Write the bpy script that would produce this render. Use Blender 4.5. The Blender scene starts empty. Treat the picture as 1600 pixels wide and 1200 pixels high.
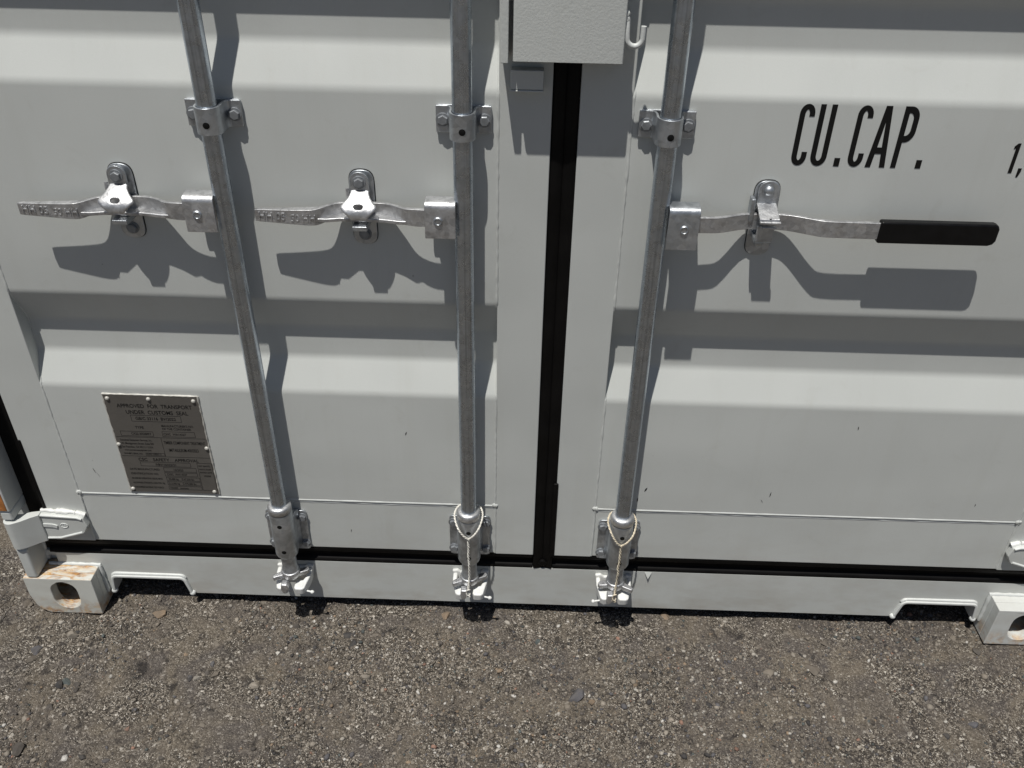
import bpy, math, random
import numpy as np
from mathutils import Vector, Matrix
from mathutils.geometry import tessellate_polygon

scene = bpy.context.scene
COL = scene.collection
random.seed(7)
PI = math.pi

# ------------------------------------------------------------------ camera, sky, sun, exposure
def camera_matrix(pitch, yaw, roll):
    cy, sy = math.cos(yaw), math.sin(yaw)
    Rz = Matrix(((cy, -sy, 0), (sy, cy, 0), (0, 0, 1)))
    cp, sp = math.cos(-pitch), math.sin(-pitch)
    Rx = Matrix(((1, 0, 0), (0, cp, -sp), (0, sp, cp)))
    cr, sr = math.cos(roll), math.sin(roll)
    Ry = Matrix(((cr, 0, sr), (0, 1, 0), (-sr, 0, cr)))
    R = Rz @ Rx @ Ry
    r, f, u = R.col[0], R.col[1], R.col[2]
    return Matrix(((r[0], u[0], -f[0]), (r[1], u[1], -f[1]), (r[2], u[2], -f[2]))).to_4x4()

cam = bpy.data.cameras.new('camera')
cam.sensor_width = 36.0
cam.lens = 1395.42 / 1600 * 36
cam.clip_start = 0.02
cam.clip_end = 400
cam_o = bpy.data.objects.new('camera', cam)
COL.objects.link(cam_o)
cam_o.matrix_world = Matrix.Translation((-0.0545, -1.41575, 1.71564)) @ camera_matrix(0.614389, 0.0175385, -0.0198798)
scene.camera = cam_o

SUN_DIR = Vector((0.46, 1.0, -3.25)).normalized()      # the way the light travels
elev = math.asin(-SUN_DIR.z)
azim = math.atan2(-SUN_DIR.x, -SUN_DIR.y)
world = bpy.data.worlds.new('World')
scene.world = world
world.use_nodes = True
wn = world.node_tree
wn.nodes.clear()
sky = wn.nodes.new('ShaderNodeTexSky')
sky.sky_type = 'NISHITA'
sky.sun_disc = False
sky.sun_elevation = elev
sky.sun_rotation = azim
sky.dust_density = 1.0
sky.air_density = 0.75
sky.ozone_density = 0.6
bg = wn.nodes.new('ShaderNodeBackground')
bg.inputs['Strength'].default_value = 0.05
wo = wn.nodes.new('ShaderNodeOutputWorld')
wn.links.new(sky.outputs[0], bg.inputs[0])
wn.links.new(bg.outputs[0], wo.inputs[0])

sun = bpy.data.lights.new('sun', 'SUN')
sun.energy = 5.0
sun.angle = math.radians(0.53)
sun.color = (1.0, 0.965, 0.91)
sun_o = bpy.data.objects.new('sun', sun)
COL.objects.link(sun_o)
sun_o.rotation_euler = SUN_DIR.to_track_quat('-Z', 'Y').to_euler()
sun_o.location = (-2, -4, 8)

scene.view_settings.view_transform = 'Standard'
scene.view_settings.look = 'None'
scene.view_settings.exposure = -0.24
scene.view_settings.gamma = 1.0
scene.view_settings.use_curve_mapping = False
scene.render.engine = 'CYCLES'
scene.cycles.max_bounces = 6
scene.cycles.diffuse_bounces = 3
scene.cycles.glossy_bounces = 3

# ------------------------------------------------------------------ materials
class NT:
    def __init__(self, name):
        self.m = bpy.data.materials.new(name)
        self.m.use_nodes = True
        self.t = self.m.node_tree
        self.t.nodes.clear()
        self.out = self.t.nodes.new('ShaderNodeOutputMaterial')
        self.b = self.t.nodes.new('ShaderNodeBsdfPrincipled')
        self.t.links.new(self.b.outputs[0], self.out.inputs[0])
        self.geo = self.t.nodes.new('ShaderNodeNewGeometry')
        self.pos = self.geo.outputs['Position']
    def link(self, a, b): self.t.links.new(a, b)
    def setv(self, k, v):
        s = self.b.inputs[k]
        if hasattr(v, 'links'): self.link(v, s)
        elif isinstance(v, tuple) and len(v) == 3: s.default_value = (*v, 1)
        else: s.default_value = v
    def scaled(self, sx, sy, sz, src=None):
        n = self.t.nodes.new('ShaderNodeVectorMath'); n.operation = 'MULTIPLY'
        self.link(src or self.pos, n.inputs[0]); n.inputs[1].default_value = (sx, sy, sz)
        return n.outputs[0]
    def noise(self, scale, detail=3, rough=0.55, vec=None, dist=0.0):
        n = self.t.nodes.new('ShaderNodeTexNoise')
        n.inputs['Scale'].default_value = scale; n.inputs['Detail'].default_value = detail
        n.inputs['Roughness'].default_value = rough; n.inputs['Distortion'].default_value = dist
        self.link(vec or self.pos, n.inputs['Vector'])
        return n.outputs['Fac']
    def voronoi(self, scale, vec=None, feature='F1', out='Distance', rnd=1.0):
        n = self.t.nodes.new('ShaderNodeTexVoronoi'); n.feature = feature
        n.inputs['Scale'].default_value = scale; n.inputs['Randomness'].default_value = rnd
        self.link(vec or self.pos, n.inputs['Vector'])
        return n.outputs[out]
    def ramp(self, fac, stops, interp='LINEAR'):
        n = self.t.nodes.new('ShaderNodeValToRGB'); n.color_ramp.interpolation = interp
        e = n.color_ramp.elements
        while len(e) < len(stops): e.new(0.5)
        for el, (p, c) in zip(e, stops):
            el.position = p
            el.color = (c, c, c, 1) if isinstance(c, (int, float)) else (*c, 1)
        self.link(fac, n.inputs[0])
        return n.outputs[0]
    def mix(self, fac, a, b, mode='MIX'):
        n = self.t.nodes.new('ShaderNodeMix'); n.data_type = 'RGBA'; n.blend_type = mode
        for s, v in ((n.inputs[0], fac), (n.inputs[6], a), (n.inputs[7], b)):
            if hasattr(v, 'links'): self.link(v, s)
            elif isinstance(v, tuple): s.default_value = (*v, 1)
            else: s.default_value = v
        return n.outputs[2]
    def math(self, op, a, b=0.0, clamp=False):
        n = self.t.nodes.new('ShaderNodeMath'); n.operation = op; n.use_clamp = clamp
        for s, v in ((n.inputs[0], a), (n.inputs[1], b)):
            if hasattr(v, 'links'): self.link(v, s)
            else: s.default_value = v
        return n.outputs[0]
    def sep(self, src):
        n = self.t.nodes.new('ShaderNodeSeparateXYZ'); self.link(src, n.inputs[0]); return n.outputs
    def bump(self, h, strength=0.2, dist=0.001, prev=None):
        n = self.t.nodes.new('ShaderNodeBump')
        n.inputs['Strength'].default_value = strength; n.inputs['Distance'].default_value = dist
        self.link(h, n.inputs['Height'])
        if prev: self.link(prev, n.inputs['Normal'])
        self.link(n.outputs[0], self.b.inputs['Normal'])
        return n.outputs[0]

def paint_material(name, col, rough=0.47, peel=0.25, coarse=False, rust=None):
    n = NT(name)
    big = n.noise(2.2, 3, 0.6)
    c = n.mix(n.ramp(big, [(0.3, 0.0), (0.72, 1.0)]), tuple(k * 0.955 for k in col), tuple(k * 1.03 for k in col))
    # dust streaks that ran down the steel
    streak = n.noise(1.0, 4, 0.62, n.scaled(26, 6, 1.6))
    c = n.mix(n.math('MULTIPLY', n.ramp(streak, [(0.52, 0.0), (0.78, 1.0)]), 0.16), c, (col[0] * 0.80, col[1] * 0.775, col[2] * 0.72))
    grain = n.noise(420, 1, 0.6)
    c = n.mix(n.ramp(grain, [(0.25, 0.0), (0.8, 0.22)]), c, tuple(k * 0.86 for k in col))
    # sparse dark flecks
    fl = n.voronoi(17, n.scaled(1.0, 1.0, 0.7))
    fmask = n.math('MULTIPLY', n.ramp(fl, [(0.0, 1.0), (0.018, 1.0), (0.03, 0.0)]), n.ramp(n.noise(5.0, 2), [(0.58, 0.0), (0.62, 1.0)]))
    c = n.mix(n.math('MULTIPLY', fmask, 0.45), c, (0.12, 0.115, 0.10))
    dust = n.math('MULTIPLY', n.ramp(n.sep(n.pos)[2], [(0.03, 1.0), (0.10, 0.55), (0.30, 0.15), (0.5, 0.0)]), n.ramp(n.noise(1.0, 4, 0.65, n.scaled(9, 9, 22)), [(0.42, 0.0), (0.70, 0.55)]))
    c = n.mix(dust, c, (0.36, 0.33, 0.28))
    blot = n.noise(11, 4, 0.7, None, 1.0)
    c = n.mix(n.ramp(blot, [(0.60, 0.0), (0.74, 0.22)]), c, (col[0] * 0.78, col[1] * 0.76, col[2] * 0.72))
    ro = n.ramp(n.noise(9, 2), [(0.3, rough - 0.05), (0.7, rough + 0.10)])
    if rust:
        z = n.sep(n.pos)[2]
        nz = n.sep(n.geo.outputs['Normal'])[2]
        rn = n.noise(1.0, 7, 0.68, n.scaled(15, 70, 40), 0.8)
        if rust == 'top':
            up = n.math('GREATER_THAN', nz, 0.55)
            m1 = n.math('MULTIPLY', up, n.ramp(rn, [(0.42, 0.0), (0.50, 0.5), (0.60, 1.0)]))
            low = n.ramp(z, [(0.0, 1.0), (0.035, 0.35), (0.06, 0.0)])
            m2 = n.math('MULTIPLY', low, n.ramp(n.noise(48, 6, 0.7), [(0.45, 0.0), (0.62, 1.0)]))
            m = n.math('MAXIMUM', m1, m2)
        else:
            low = n.ramp(z, [(0.0, 1.0), (0.025, 0.55), (0.05, 0.0)])
            m = n.math('MULTIPLY', low, n.ramp(n.noise(40, 6, 0.7), [(0.44, 0.0), (0.64, 0.9)]))
        rc = n.ramp(n.noise(70, 5), [(0.32, (0.15, 0.055, 0.015)), (0.5, (0.45, 0.22, 0.055)), (0.68, (0.60, 0.42, 0.17))])
        c = n.mix(m, c, rc)
    n.setv('Base Color', c)
    n.setv('Roughness', ro)
    n.setv('Specular IOR Level', 0.62)
    if coarse:
        h = n.math('ADD', n.noise(260, 2, 0.6), n.math('MULTIPLY', n.noise(110, 2), 0.6))
        n.bump(h, 0.26, 0.0013)
    else:
        n.bump(n.math('ADD', n.math('MULTIPLY', n.noise(420, 1, 0.5), peel * 0.22), n.math('MULTIPLY', n.noise(5.0, 1, 0.5), 2.6)), 1.0, 0.0012)
    return n.m

def metal_material(name, lo, hi, rough=0.4, spangle=60, bump=0.25, metallic=0.9, streak=False):
    n = NT(name)
    sp = n.voronoi(spangle, out='Color')
    spg = n.sep(sp)[0]
    nz = n.noise(26, 5, 0.65)
    f = n.math('ADD', n.math('MULTIPLY', spg, 0.22), n.math('MULTIPLY', nz, 0.8))
    c = n.mix(n.ramp(f, [(0.3, 0.0), (0.72, 1.0)]), lo, hi)
    ro = n.ramp(n.noise(60, 4), [(0.3, rough - 0.07), (0.7, rough + 0.12)])
    if streak:
        st = n.noise(1.0, 5, 0.6, n.scaled(240, 240, 2.2))
        c = n.mix(n.ramp(st, [(0.5, 0.0), (0.66, 0.55)]), c, tuple(k * 0.55 for k in lo))
        sc = n.noise(1.0, 3, 0.6, n.scaled(300, 300, 40))
        c = n.mix(n.ramp(sc, [(0.70, 0.0), (0.76, 0.9)]), c, (0.78, 0.78, 0.76))
    sm = n.noise(14, 6, 0.7)
    c = n.mix(n.ramp(sm, [(0.58, 0.0), (0.72, 0.10 if streak else 0.45)]), c, tuple(k * 0.6 for k in lo))
    n.setv('Base Color', c); n.setv('Metallic', metallic); n.setv('Roughness', ro)
    n.bump(n.math('ADD', n.noise(190, 4), n.math('MULTIPLY', n.noise(45, 3), 1.2)), bump, 0.0012)
    return n.m

def plain_material(name, col, rough=0.5, metallic=0.0, vary=0.12, scale=40, bump=0.1, spec=0.5):
    n = NT(name)
    f = n.noise(scale, 5, 0.6)
    n.setv('Base Color', n.mix(n.ramp(f, [(0.3, 0.0), (0.7, 1.0)]), tuple(k * (1 - vary) for k in col), tuple(k * (1 + vary) for k in col)))
    n.setv('Roughness', n.ramp(n.noise(scale * 0.7, 4), [(0.3, max(0.05, rough - 0.08)), (0.7, rough + 0.1)]))
    n.setv('Metallic', metallic); n.setv('Specular IOR Level', spec)
    n.bump(n.noise(scale * 6, 3), bump, 0.0006)
    return n.m

PAINT = (0.555, 0.576, 0.556)
M = {}
M['paint'] = paint_material('grey_paint', PAINT)
M['box_paint'] = paint_material('lock_box_paint', PAINT, 0.45, coarse=True)
M['cast_paint_rusty'] = paint_material('casting_paint_rusty', (0.62, 0.63, 0.585), 0.5, 0.5, rust='top')
M['cast_paint'] = paint_material('casting_paint', (0.62, 0.64, 0.62), 0.5, 0.5, rust='low')
M['bead'] = plain_material('painted_weld', (0.58, 0.60, 0.585), 0.38, 0, 0.06, 60, 0.35)
M['white_metal'] = plain_material('white_painted_keeper', (0.72, 0.73, 0.71), 0.35, 0.0, 0.10, 70, 0.4)
M['galv'] = metal_material('galvanised_tube', (0.40, 0.445, 0.50), (0.53, 0.58, 0.64), 0.27, 120, 0.03, 0.97, True)
M['galv_rough'] = metal_material('galvanised_bracket', (0.36, 0.385, 0.41), (0.60, 0.63, 0.66), 0.40, 90, 0.4)
M['zinc'] = metal_material('zinc_cast', (0.40, 0.405, 0.415), (0.70, 0.71, 0.72), 0.46, 130, 0.45)
M['bolt'] = plain_material('dull_zinc_bolt', (0.26, 0.275, 0.29), 0.5, 0.55, 0.2, 90, 0.3)
M['rubber'] = plain_material('black_rubber', (0.0034, 0.0031, 0.0030), 0.55, 0, 0.5, 14, 0.3, 0.16)
M['black'] = plain_material('black_hole', (0.006, 0.006, 0.006), 0.6, 0, 0.2, 30, 0.1, 0.2)
M['grip'] = plain_material('black_vinyl', (0.005, 0.005, 0.0053), 0.38, 0, 0.3, 50, 0.2, 0.25)
M['ink'] = plain_material('black_ink', (0.006, 0.006, 0.006), 0.5, 0, 0.2, 40, 0.05, 0.3)
M['plate'] = plain_material('brown_anodised_plate', (0.122, 0.114, 0.103), 0.5, 0.2, 0.10, 22, 0.08, 0.4)
M['plate_ink'] = plain_material('plate_print', (0.006, 0.006, 0.006), 0.6, 0, 0.1, 40, 0.02, 0.3)
M['rivet'] = plain_material('painted_rivet', (0.52, 0.51, 0.47), 0.4, 0.1, 0.15, 120, 0.3)
M['wire_white'] = plain_material('white_wire', (0.72, 0.70, 0.64), 0.42, 0.1, 0.2, 90, 0.2)
M['wire_tan'] = plain_material('tan_wire', (0.64, 0.57, 0.44), 0.42, 0.1, 0.25, 90, 0.2)
M['rust'] = plain_material('orange_rust', (0.36, 0.14, 0.035), 0.75, 0, 0.5, 60, 0.6)
M['deck'] = plain_material('container_underside', (0.05, 0.048, 0.045), 0.8)

# ------------------------------------------------------------------ mesh helpers
class MB:
    def __init__(self): self.v, self.f = [], []
    def add(self, vs, fs):
        o = len(self.v)
        self.v += [tuple(p) for p in vs]
        self.f += [tuple(i + o for i in f) for f in fs]
        return self
    def box(self, x0, x1, y0, y1, z0, z1):
        return self.add([(x0, y0, z0), (x1, y0, z0), (x1, y1, z0), (x0, y1, z0), (x0, y0, z1), (x1, y0, z1), (x1, y1, z1), (x0, y1, z1)],
                        [(0, 1, 5, 4), (1, 2, 6, 5), (2, 3, 7, 6), (3, 0, 4, 7), (4, 5, 6, 7), (3, 2, 1, 0)])
    def prism(self, outer, d0, d1, plane='xz', holes=()):
        def P(a, b, d): return (a, d, b) if plane == 'xz' else ((a, b, d) if plane == 'xy' else (d, a, b))
        loops = [list(outer)] + [list(h) for h in holes]
        flat = [p for l in loops for p in l]
        n = len(flat)
        vs = [P(a, b, d0) for a, b in flat] + [P(a, b, d1) for a, b in flat]
        fs = []
        if holes:
            tr = tessellate_polygon([[Vector((a, b, 0)) for a, b in l] for l in loops])
            for t in tr: fs += [tuple(t), tuple(i + n for i in reversed(t))]
        else:
            fs += [tuple(range(n)), tuple(range(2 * n - 1, n - 1, -1))]
        o = 0
        for l in loops:
            k = len(l)
            for i in range(k):
                j = (i + 1) % k
                fs.append((o + i, o + j, n + o + j, n + o + i))
            o += k
        return self.add(vs, fs)
    def tube(self, path, r, n=8, closed=False, caps=True):
        path = [Vector(p) for p in path]
        k = len(path)
        rs = r if isinstance(r, (list, tuple)) else [r] * k
        up = None
        vs, fs = [], []
        for i, p in enumerate(path):
            a = path[(i - 1) % k] if (closed or i) else p
            b = path[(i + 1) % k] if (closed or i < k - 1) else p
            t = (b - a).normalized()
            if up is None:
                up = Vector((0, 0, 1)) if abs(t.z) < 0.9 else Vector((1, 0, 0))
            s = t.cross(up)
            if s.length < 1e-6: s = t.orthogonal()
            s.normalize()
            up = s.cross(t).normalized()
            for j in range(n):
                w = 2 * PI * j / n
                vs.append(p + rs[i] * (math.cos(w) * s + math.sin(w) * up))
        m = k if closed else k - 1
        for i in range(m):
            for j in range(n):
                a, b = i * n + j, i * n + (j + 1) % n
                c, d = ((i + 1) % k) * n + (j + 1) % n, ((i + 1) % k) * n + j
                fs.append((a, b, c, d))
        if caps and not closed:
            fs.append(tuple(range(n - 1, -1, -1)))
            fs.append(tuple(range((k - 1) * n, k * n)))
        return self.add(vs, fs)
    def lathe(self, c, prof, axis='z', n=24):
        """prof: list of (radius, height along axis); a closed ring profile is capped at its ends"""
        vs, fs = [], []
        for r, h in prof:
            for j in range(n):
                w = 2 * PI * j / n
                a, b = r * math.cos(w), r * math.sin(w)
                vs.append((c[0] + a, c[1] + b, c[2] + h) if axis == 'z' else ((c[0] + a, c[1] - h, c[2] + b) if axis == 'y' else (c[0] + h, c[1] + a, c[2] + b)))
        for i in range(len(prof) - 1):
            for j in range(n):
                fs.append((i * n + j, i * n + (j + 1) % n, (i + 1) * n + (j + 1) % n, (i + 1) * n + j))
        fs.append(tuple(range(n - 1, -1, -1)))
        fs.append(tuple(range((len(prof) - 1) * n, len(prof) * n)))
        return self.add(vs, fs)

WPOS = {}
def smooth(me, ang=32):
    me.polygons.foreach_set('use_smooth', [True] * len(me.polygons))
    me.set_sharp_from_angle(angle=math.radians(ang))

def fix_normals(me):
    import bmesh
    bm = bmesh.new(); bm.from_mesh(me)
    bmesh.ops.recalc_face_normals(bm, faces=bm.faces)
    bm.to_mesh(me); bm.free()

def build(name, mb, mat, parent=None, bevel=0.0, seg=2, ang=32, recalc=True):
    vs = np.array(mb.v, dtype=float)
    c = (vs.min(0) + vs.max(0)) / 2
    me = bpy.data.meshes.new(name)
    me.from_pydata([tuple(p) for p in vs - c], [], mb.f)
    if recalc: fix_normals(me)
    smooth(me, ang)
    me.materials.append(M[mat] if isinstance(mat, str) else mat)
    o = bpy.data.objects.new(name, me)
    COL.objects.link(o)
    place(o, Vector(c), parent)
    if bevel > 0:
        b = o.modifiers.new('bevel', 'BEVEL')
        b.width = bevel; b.segments = seg; b.limit_method = 'ANGLE'; b.angle_limit = math.radians(40)
        b.harden_normals = True
    return o

def place(o, w, parent=None):
    WPOS[o.name] = Vector(w)
    if parent is not None:
        o.parent = parent
        o.location = Vector(w) - WPOS[parent.name]
    else:
        o.location = w

def thing(name, loc, label, cat, group=None):
    o = bpy.data.objects.new(name, None)
    o.empty_display_size = 0.1
    COL.objects.link(o)
    place(o, Vector(loc))
    o['label'] = label; o['category'] = cat
    if group: o['group'] = group
    return o

def copy_at(src, w, parent, rot=None):
    o = src.copy()
    COL.objects.link(o)
    place(o, Vector(w), parent)
    if rot: o.rotation_euler = rot
    return o

def fillet(pts, r, n=4, closed=False):
    out = []
    k = len(pts)
    for i, p in enumerate(pts):
        p = Vector(p).to_2d() if len(p) == 2 else Vector(p)
        if not closed and i in (0, k - 1): out.append(tuple(p)); continue
        a, b = Vector(pts[i - 1]), Vector(pts[(i + 1) % k])
        da, db = (a - p), (b - p)
        q = min(r, da.length * 0.48, db.length * 0.48)
        s, e = p + da.normalized() * q, p + db.normalized() * q
        for j in range(n + 1):
            t = j / n
            out.append(tuple((1 - t) ** 2 * s + 2 * t * (1 - t) * p + t * t * e))
    return out

def rrect(x0, x1, y0, y1, r, n=4):
    return fillet([(x0, y0), (x1, y0), (x1, y1), (x0, y1)], r, n, True)

def thick(path, t, closed=False):
    """polygon of a 2-D stroke of width t along an open path (mitred)"""
    P = [Vector(p) for p in path]
    L, R = [], []
    for i, p in enumerate(P):
        d1 = (P[i] - P[i - 1]).normalized() if i else (P[1] - P[0]).normalized()
        d2 = (P[i + 1] - P[i]).normalized() if i < len(P) - 1 else d1
        n1, n2 = Vector((-d1.y, d1.x)), Vector((-d2.y, d2.x))
        m = (n1 + n2)
        if m.length < 1e-6: m = n1
        m.normalize()
        h = t / 2 / max(0.5, m.dot(n1))
        L.append(tuple(p + m * h)); R.append(tuple(p - m * h))
    return L + R[::-1]

def arc(cx, cy, rx, ry, a0, a1, n=10):
    return [(cx + rx * math.cos(math.radians(a0 + (a1 - a0) * i / n)), cy + ry * math.sin(math.radians(a0 + (a1 - a0) * i / n))) for i in range(n + 1)]

def bead(mb, p0, p1, r, step=0.006, wob=0.25, n=7, seed=0):
    rnd = random.Random(seed)
    p0, p1 = Vector(p0), Vector(p1)
    k = max(2, int((p1 - p0).length / step))
    path, rs = [], []
    for i in range(k + 1):
        p = p0.lerp(p1, i / k)
        path.append(p + Vector((rnd.uniform(-1, 1), 0, rnd.uniform(-1, 1))) * r * wob * 0.5)
        rs.append(r * (1 + rnd.uniform(-wob, wob)))
    mb.tube(path, rs, n)

# text, made in one go before the heavy meshes exist
TEXT_JOBS = []
def text_mesh(jobs):
    """jobs: (string, height, x, z, sx, align, rot180) laid out in the xz plane -> list of (verts, faces)"""
    objs = []
    for s, h, x, z, sx, al, rot, ex in jobs:
        cu = bpy.data.curves.new('t', 'FONT'); cu.body = s; cu.size = 1.0; cu.resolution_u = 3
        cu.align_x = al; cu.offset = 0.012 if ex == 0 else 0.0; cu.extrude = ex / h if h else 0
        o = bpy.data.objects.new('t', cu); COL.objects.link(o); objs.append(o)
    bpy.context.view_layer.update()
    dg = bpy.context.evaluated_depsgraph_get()
    out = []
    for o, (s, h, x, z, sx, al, rot, ex) in zip(objs, jobs):
        me = bpy.data.meshes.new_from_object(o.evaluated_get(dg))
        k = h / 0.70
        q = -1 if rot else 1
        vs = [(x + q * v.co.x * k * sx, -v.co.z * k, z + q * v.co.y * k) for v in me.vertices]
        out.append((vs, [tuple(p.vertices) for p in me.polygons]))
        bpy.data.meshes.remove(me)
    for o in objs:
        cu = o.data; bpy.data.objects.remove(o); bpy.data.curves.remove(cu)
    return out

# ------------------------------------------------------------------ key planes
YD = 0.045       # outer face of the doors
YR = 0.0775       # floor of the pressed grooves
YS = 0.050       # face of the sill
BAR_Y = 0.010    # axis of the locking bars
X_LO, X_LI, X_RI = -0.5825, -0.1685, 0.1665

container = thing('shipping_container', (0, 0, 0), 'light grey steel shipping container seen at its double-door end', 'container')

# doors ----------------------------------------------------------------------------------
GROOVES = [(0.650, 0.717, 0.789, 0.865), (1.265, 1.332, 1.404, 1.472), (1.875, 1.942, 2.014, 2.082)]
def panel_profile(z0, z1):
    p = [(YD, z0)]
    for a, b, c, d in GROOVES: p += [(YD, a), (YR, b), (YR, c), (YD, d)]
    p.append((YD, z1))
    return fillet(p, 0.0085, 5)

def door(xl, xr, xpl, xpr, seed):
    prof = panel_profile(0.353, 2.36)
    n = len(prof)
    mb = MB()
    for dy in (0, 0.003):
        vs = [(xpl, y + dy, z) for y, z in prof] + [(xpr, y + dy, z) for y, z in prof]
        mb.add(vs, [(i, i + 1, n + i + 1, n + i) for i in range(n - 1)])
    o = build('door', mb, 'paint', container, ang=60, recalc=False)
    # frame tubes round the sheet
    for a, b in ((xl, xpl), (xpr, xr)):
        build('door_stile', MB().box(a, b, YD, 0.095, 0.203, 2.42), 'paint', o, 0.0018, 3)
    build('door_rail', MB().box(xpl + 0.0006, xpr - 0.0006, YD + 0.0010, 0.094, 0.2045, 0.3526), 'paint', o, 0.003, 2)
    build('door_rail', MB().box(xpl + 0.0006, xpr - 0.0006, YD + 0.0025, 0.094, 2.361, 2.4185), 'paint', o, 0.003, 2)
    # weld beads: along the rail and following the pressed sheet up both stiles
    w = MB(); bead(w, (xpl + 0.004, YD + 0.0020, 0.3530), (xpr - 0.004, YD + 0.0020, 0.3530), 0.0034, 0.016, 0.08, 10, seed); bead(w, (xpl + 0.006, YD + 0.0022, 0.3462), (xpr - 0.006, YD + 0.0022, 0.3462), 0.0020, 0.016, 0.10, 8, seed + 1)
    build('weld_bead', w, 'bead', o, ang=80)
    for xx, sgn in ((xpl, 1), (xpr, -1)):
        w = MB(); rnd = random.Random(seed + 3)
        path, rs = [(xx, YD, 0.207)], [0.002]
        z = 0.207
        pts = [(0.207, YD)] + [(zz, yy) for yy, zz in prof] 
        dense = []
        for (za, ya), (zb, yb) in zip(pts, pts[1:]):
            k = max(1, int(math.hypot(zb - za, yb - ya) / 0.007))
            for i in range(k): dense.append((za + (zb - za) * i / k, ya + (yb - ya) * i / k))
        path = [(xx + sgn * 0.0006 + rnd.uniform(-1, 1) * 0.0004, yy + 0.0014, zz) for zz, yy in dense]
        rs = [0.0030 * (1 + rnd.uniform(-0.16, 0.16)) for _ in path]
        w.tube(path, rs, 7)
        build('weld_bead', w, 'paint', o, ang=80)
        k = MB().lathe((xx + sgn * 0.001, YD - 0.0005, 0.354), [(0.0075, -0.002), (0.0062, 0.0010), (0.0035, 0.0021), (0.001, 0.0024)], 'y', 12)
        rb = random.Random(seed + int(xx * 50)); k.v = [(x + rb.uniform(-.0013, .0013), y, z + rb.uniform(-.0022, .0022)) for x, y, z in k.v]
        build('weld_blob', k, 'paint', o, ang=80)
    return o

door_l = door(-1.135, -0.0235, -1.0420, -0.1110, 11)
door_r = door(0.0220, 1.135, 0.1090, 1.0400, 23)

# stencilled letters on the right door
def letters():
    st = 0.0088
    zb, zt = 1.1553, 1.2593
    polys = []
    def C(x0, x1):
        rx = (x1 - x0 - st) / 2; cx = (x0 + x1) / 2; ry = rx * 1.55
        pth = [(x1 - st / 2, zt - 0.0205)] + arc(cx, zt - st / 2 - ry, rx, ry, 0, 180, 14) + arc(cx, zb + st / 2 + ry, rx, ry, 180, 360, 14) + [(x1 - st / 2, zb + 0.0235)]
        polys.append((thick(pth, st), []))
    def U(x0, x1):
        rx = (x1 - x0 - st) / 2; cx = (x0 + x1) / 2; ry = rx * 1.45
        pth = [(x0 + st / 2, zt)] + arc(cx, zb + st / 2 + ry, rx, ry, 180, 360, 14) + [(x1 - st / 2, zt)]
        polys.append((thick(pth, st), []))
    def dot(x0): polys.append(([(x0, zb), (x0 + 0.0095, zb), (x0 + 0.0095, zb + 0.0145), (x0, zb + 0.0145)], []))
    C(0.3818, 0.4064); U(0.4135, 0.4405); dot(0.4545); C(0.4762, 0.5012)
    ax0, ax1 = 0.5076, 0.5408; cx = (ax0 + ax1) / 2
    s = 0.0092; tw = 0.0052
    polys.append(([(ax0, zb), (ax0 + s, zb), (ax0 + s + 0.0024, zb + 0.0235), (ax1 - s - 0.0024, zb + 0.0235), (ax1 - s, zb), (ax1, zb), (cx + tw, zt), (cx - tw, zt)],
                  [[(ax0 + s + 0.0036, zb + 0.0345), (ax1 - s - 0.0036, zb + 0.0345), (cx, zt - 0.026)]]))
    p0, p1 = 0.5503, 0.5765
    ry = 0.020; zc = 1.2310
    out = [(p0, zb), (p0 + st, zb), (p0 + st, 1.1995)] + arc(p0 + 0.011, 1.2195, p1 - p0 - 0.011, 0.020, -90, 0, 8) + arc(p0 + 0.011, 1.2393, p1 - p0 - 0.011, 0.020, 0, 90, 8) + [(p0, zt)]
    inn = [(p0 + st, 1.2105)] + arc(p0 + 0.0105, 1.2205, p1 - p0 - 0.0105 - st, 0.010, -90, 0, 6) + arc(p0 + 0.0105, 1.2375, p1 - p0 - 0.0105 - st, 0.011, 0, 90, 6) + [(p0 + st, 1.2485)]
    polys.append((out, [inn])); dot(0.5914)
    mb = MB()
    for o_, h_ in polys: mb.prism(o_, YD - 0.0006, YD - 0.0002, 'xz', h_)
    build('lettering', mb, 'ink', door_r, ang=20)
    mb = MB()
    b, t = 1.1516, 1.2028
    mb.prism([(0.7487, b), (0.7550, b), (0.7550, t), (0.7505, t), (0.7455, 1.1975), (0.7455, 1.1925), (0.7487, 1.1945)], YD - 0.0006, YD - 0.0002, 'xz')
    mb.prism([(0.7640, b - 0.007), (0.7672, b - 0.007), (0.7700, b + 0.003), (0.7700, b + 0.0085), (0.7640, b + 0.0085)], YD - 0.0006, YD - 0.0002, 'xz')
    build('lettering', mb, 'ink', door_r, ang=20)
letters()

# small scuffs and a peeled fleck of paint
rs_ = random.Random(5)
for dpar, xs in ((door_r, (0.20, 0.215, 0.47, 0.485, 0.63, 0.93)), (door_l, (-0.99, -0.984, -0.44, -0.30))):
    for x in xs:
        z = {0.20: .385, 0.215: .415, 0.47: .392, 0.485: .412, 0.63: .60, 0.93: .40, -0.99: .42, -0.984: .408, -0.44: .262, -0.30: .55}[x]
        yy = YD if z > 0.353 else YD + 0.0010
        a = rs_.uniform(-0.5, 0.5); L = rs_.uniform(0.004, 0.008); w = rs_.uniform(0.0007, 0.0013)
        dx, dz = math.sin(a) * L, math.cos(a) * L
        mb = MB().prism([(x - dx, z - dz), (x + w, z - dz * .2), (x + dx, z + dz), (x - w, z + dz * .3)], yy - 0.0005, yy - 0.0001, 'xz')
        build('scuff', mb, 'plate_ink', dpar)

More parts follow.
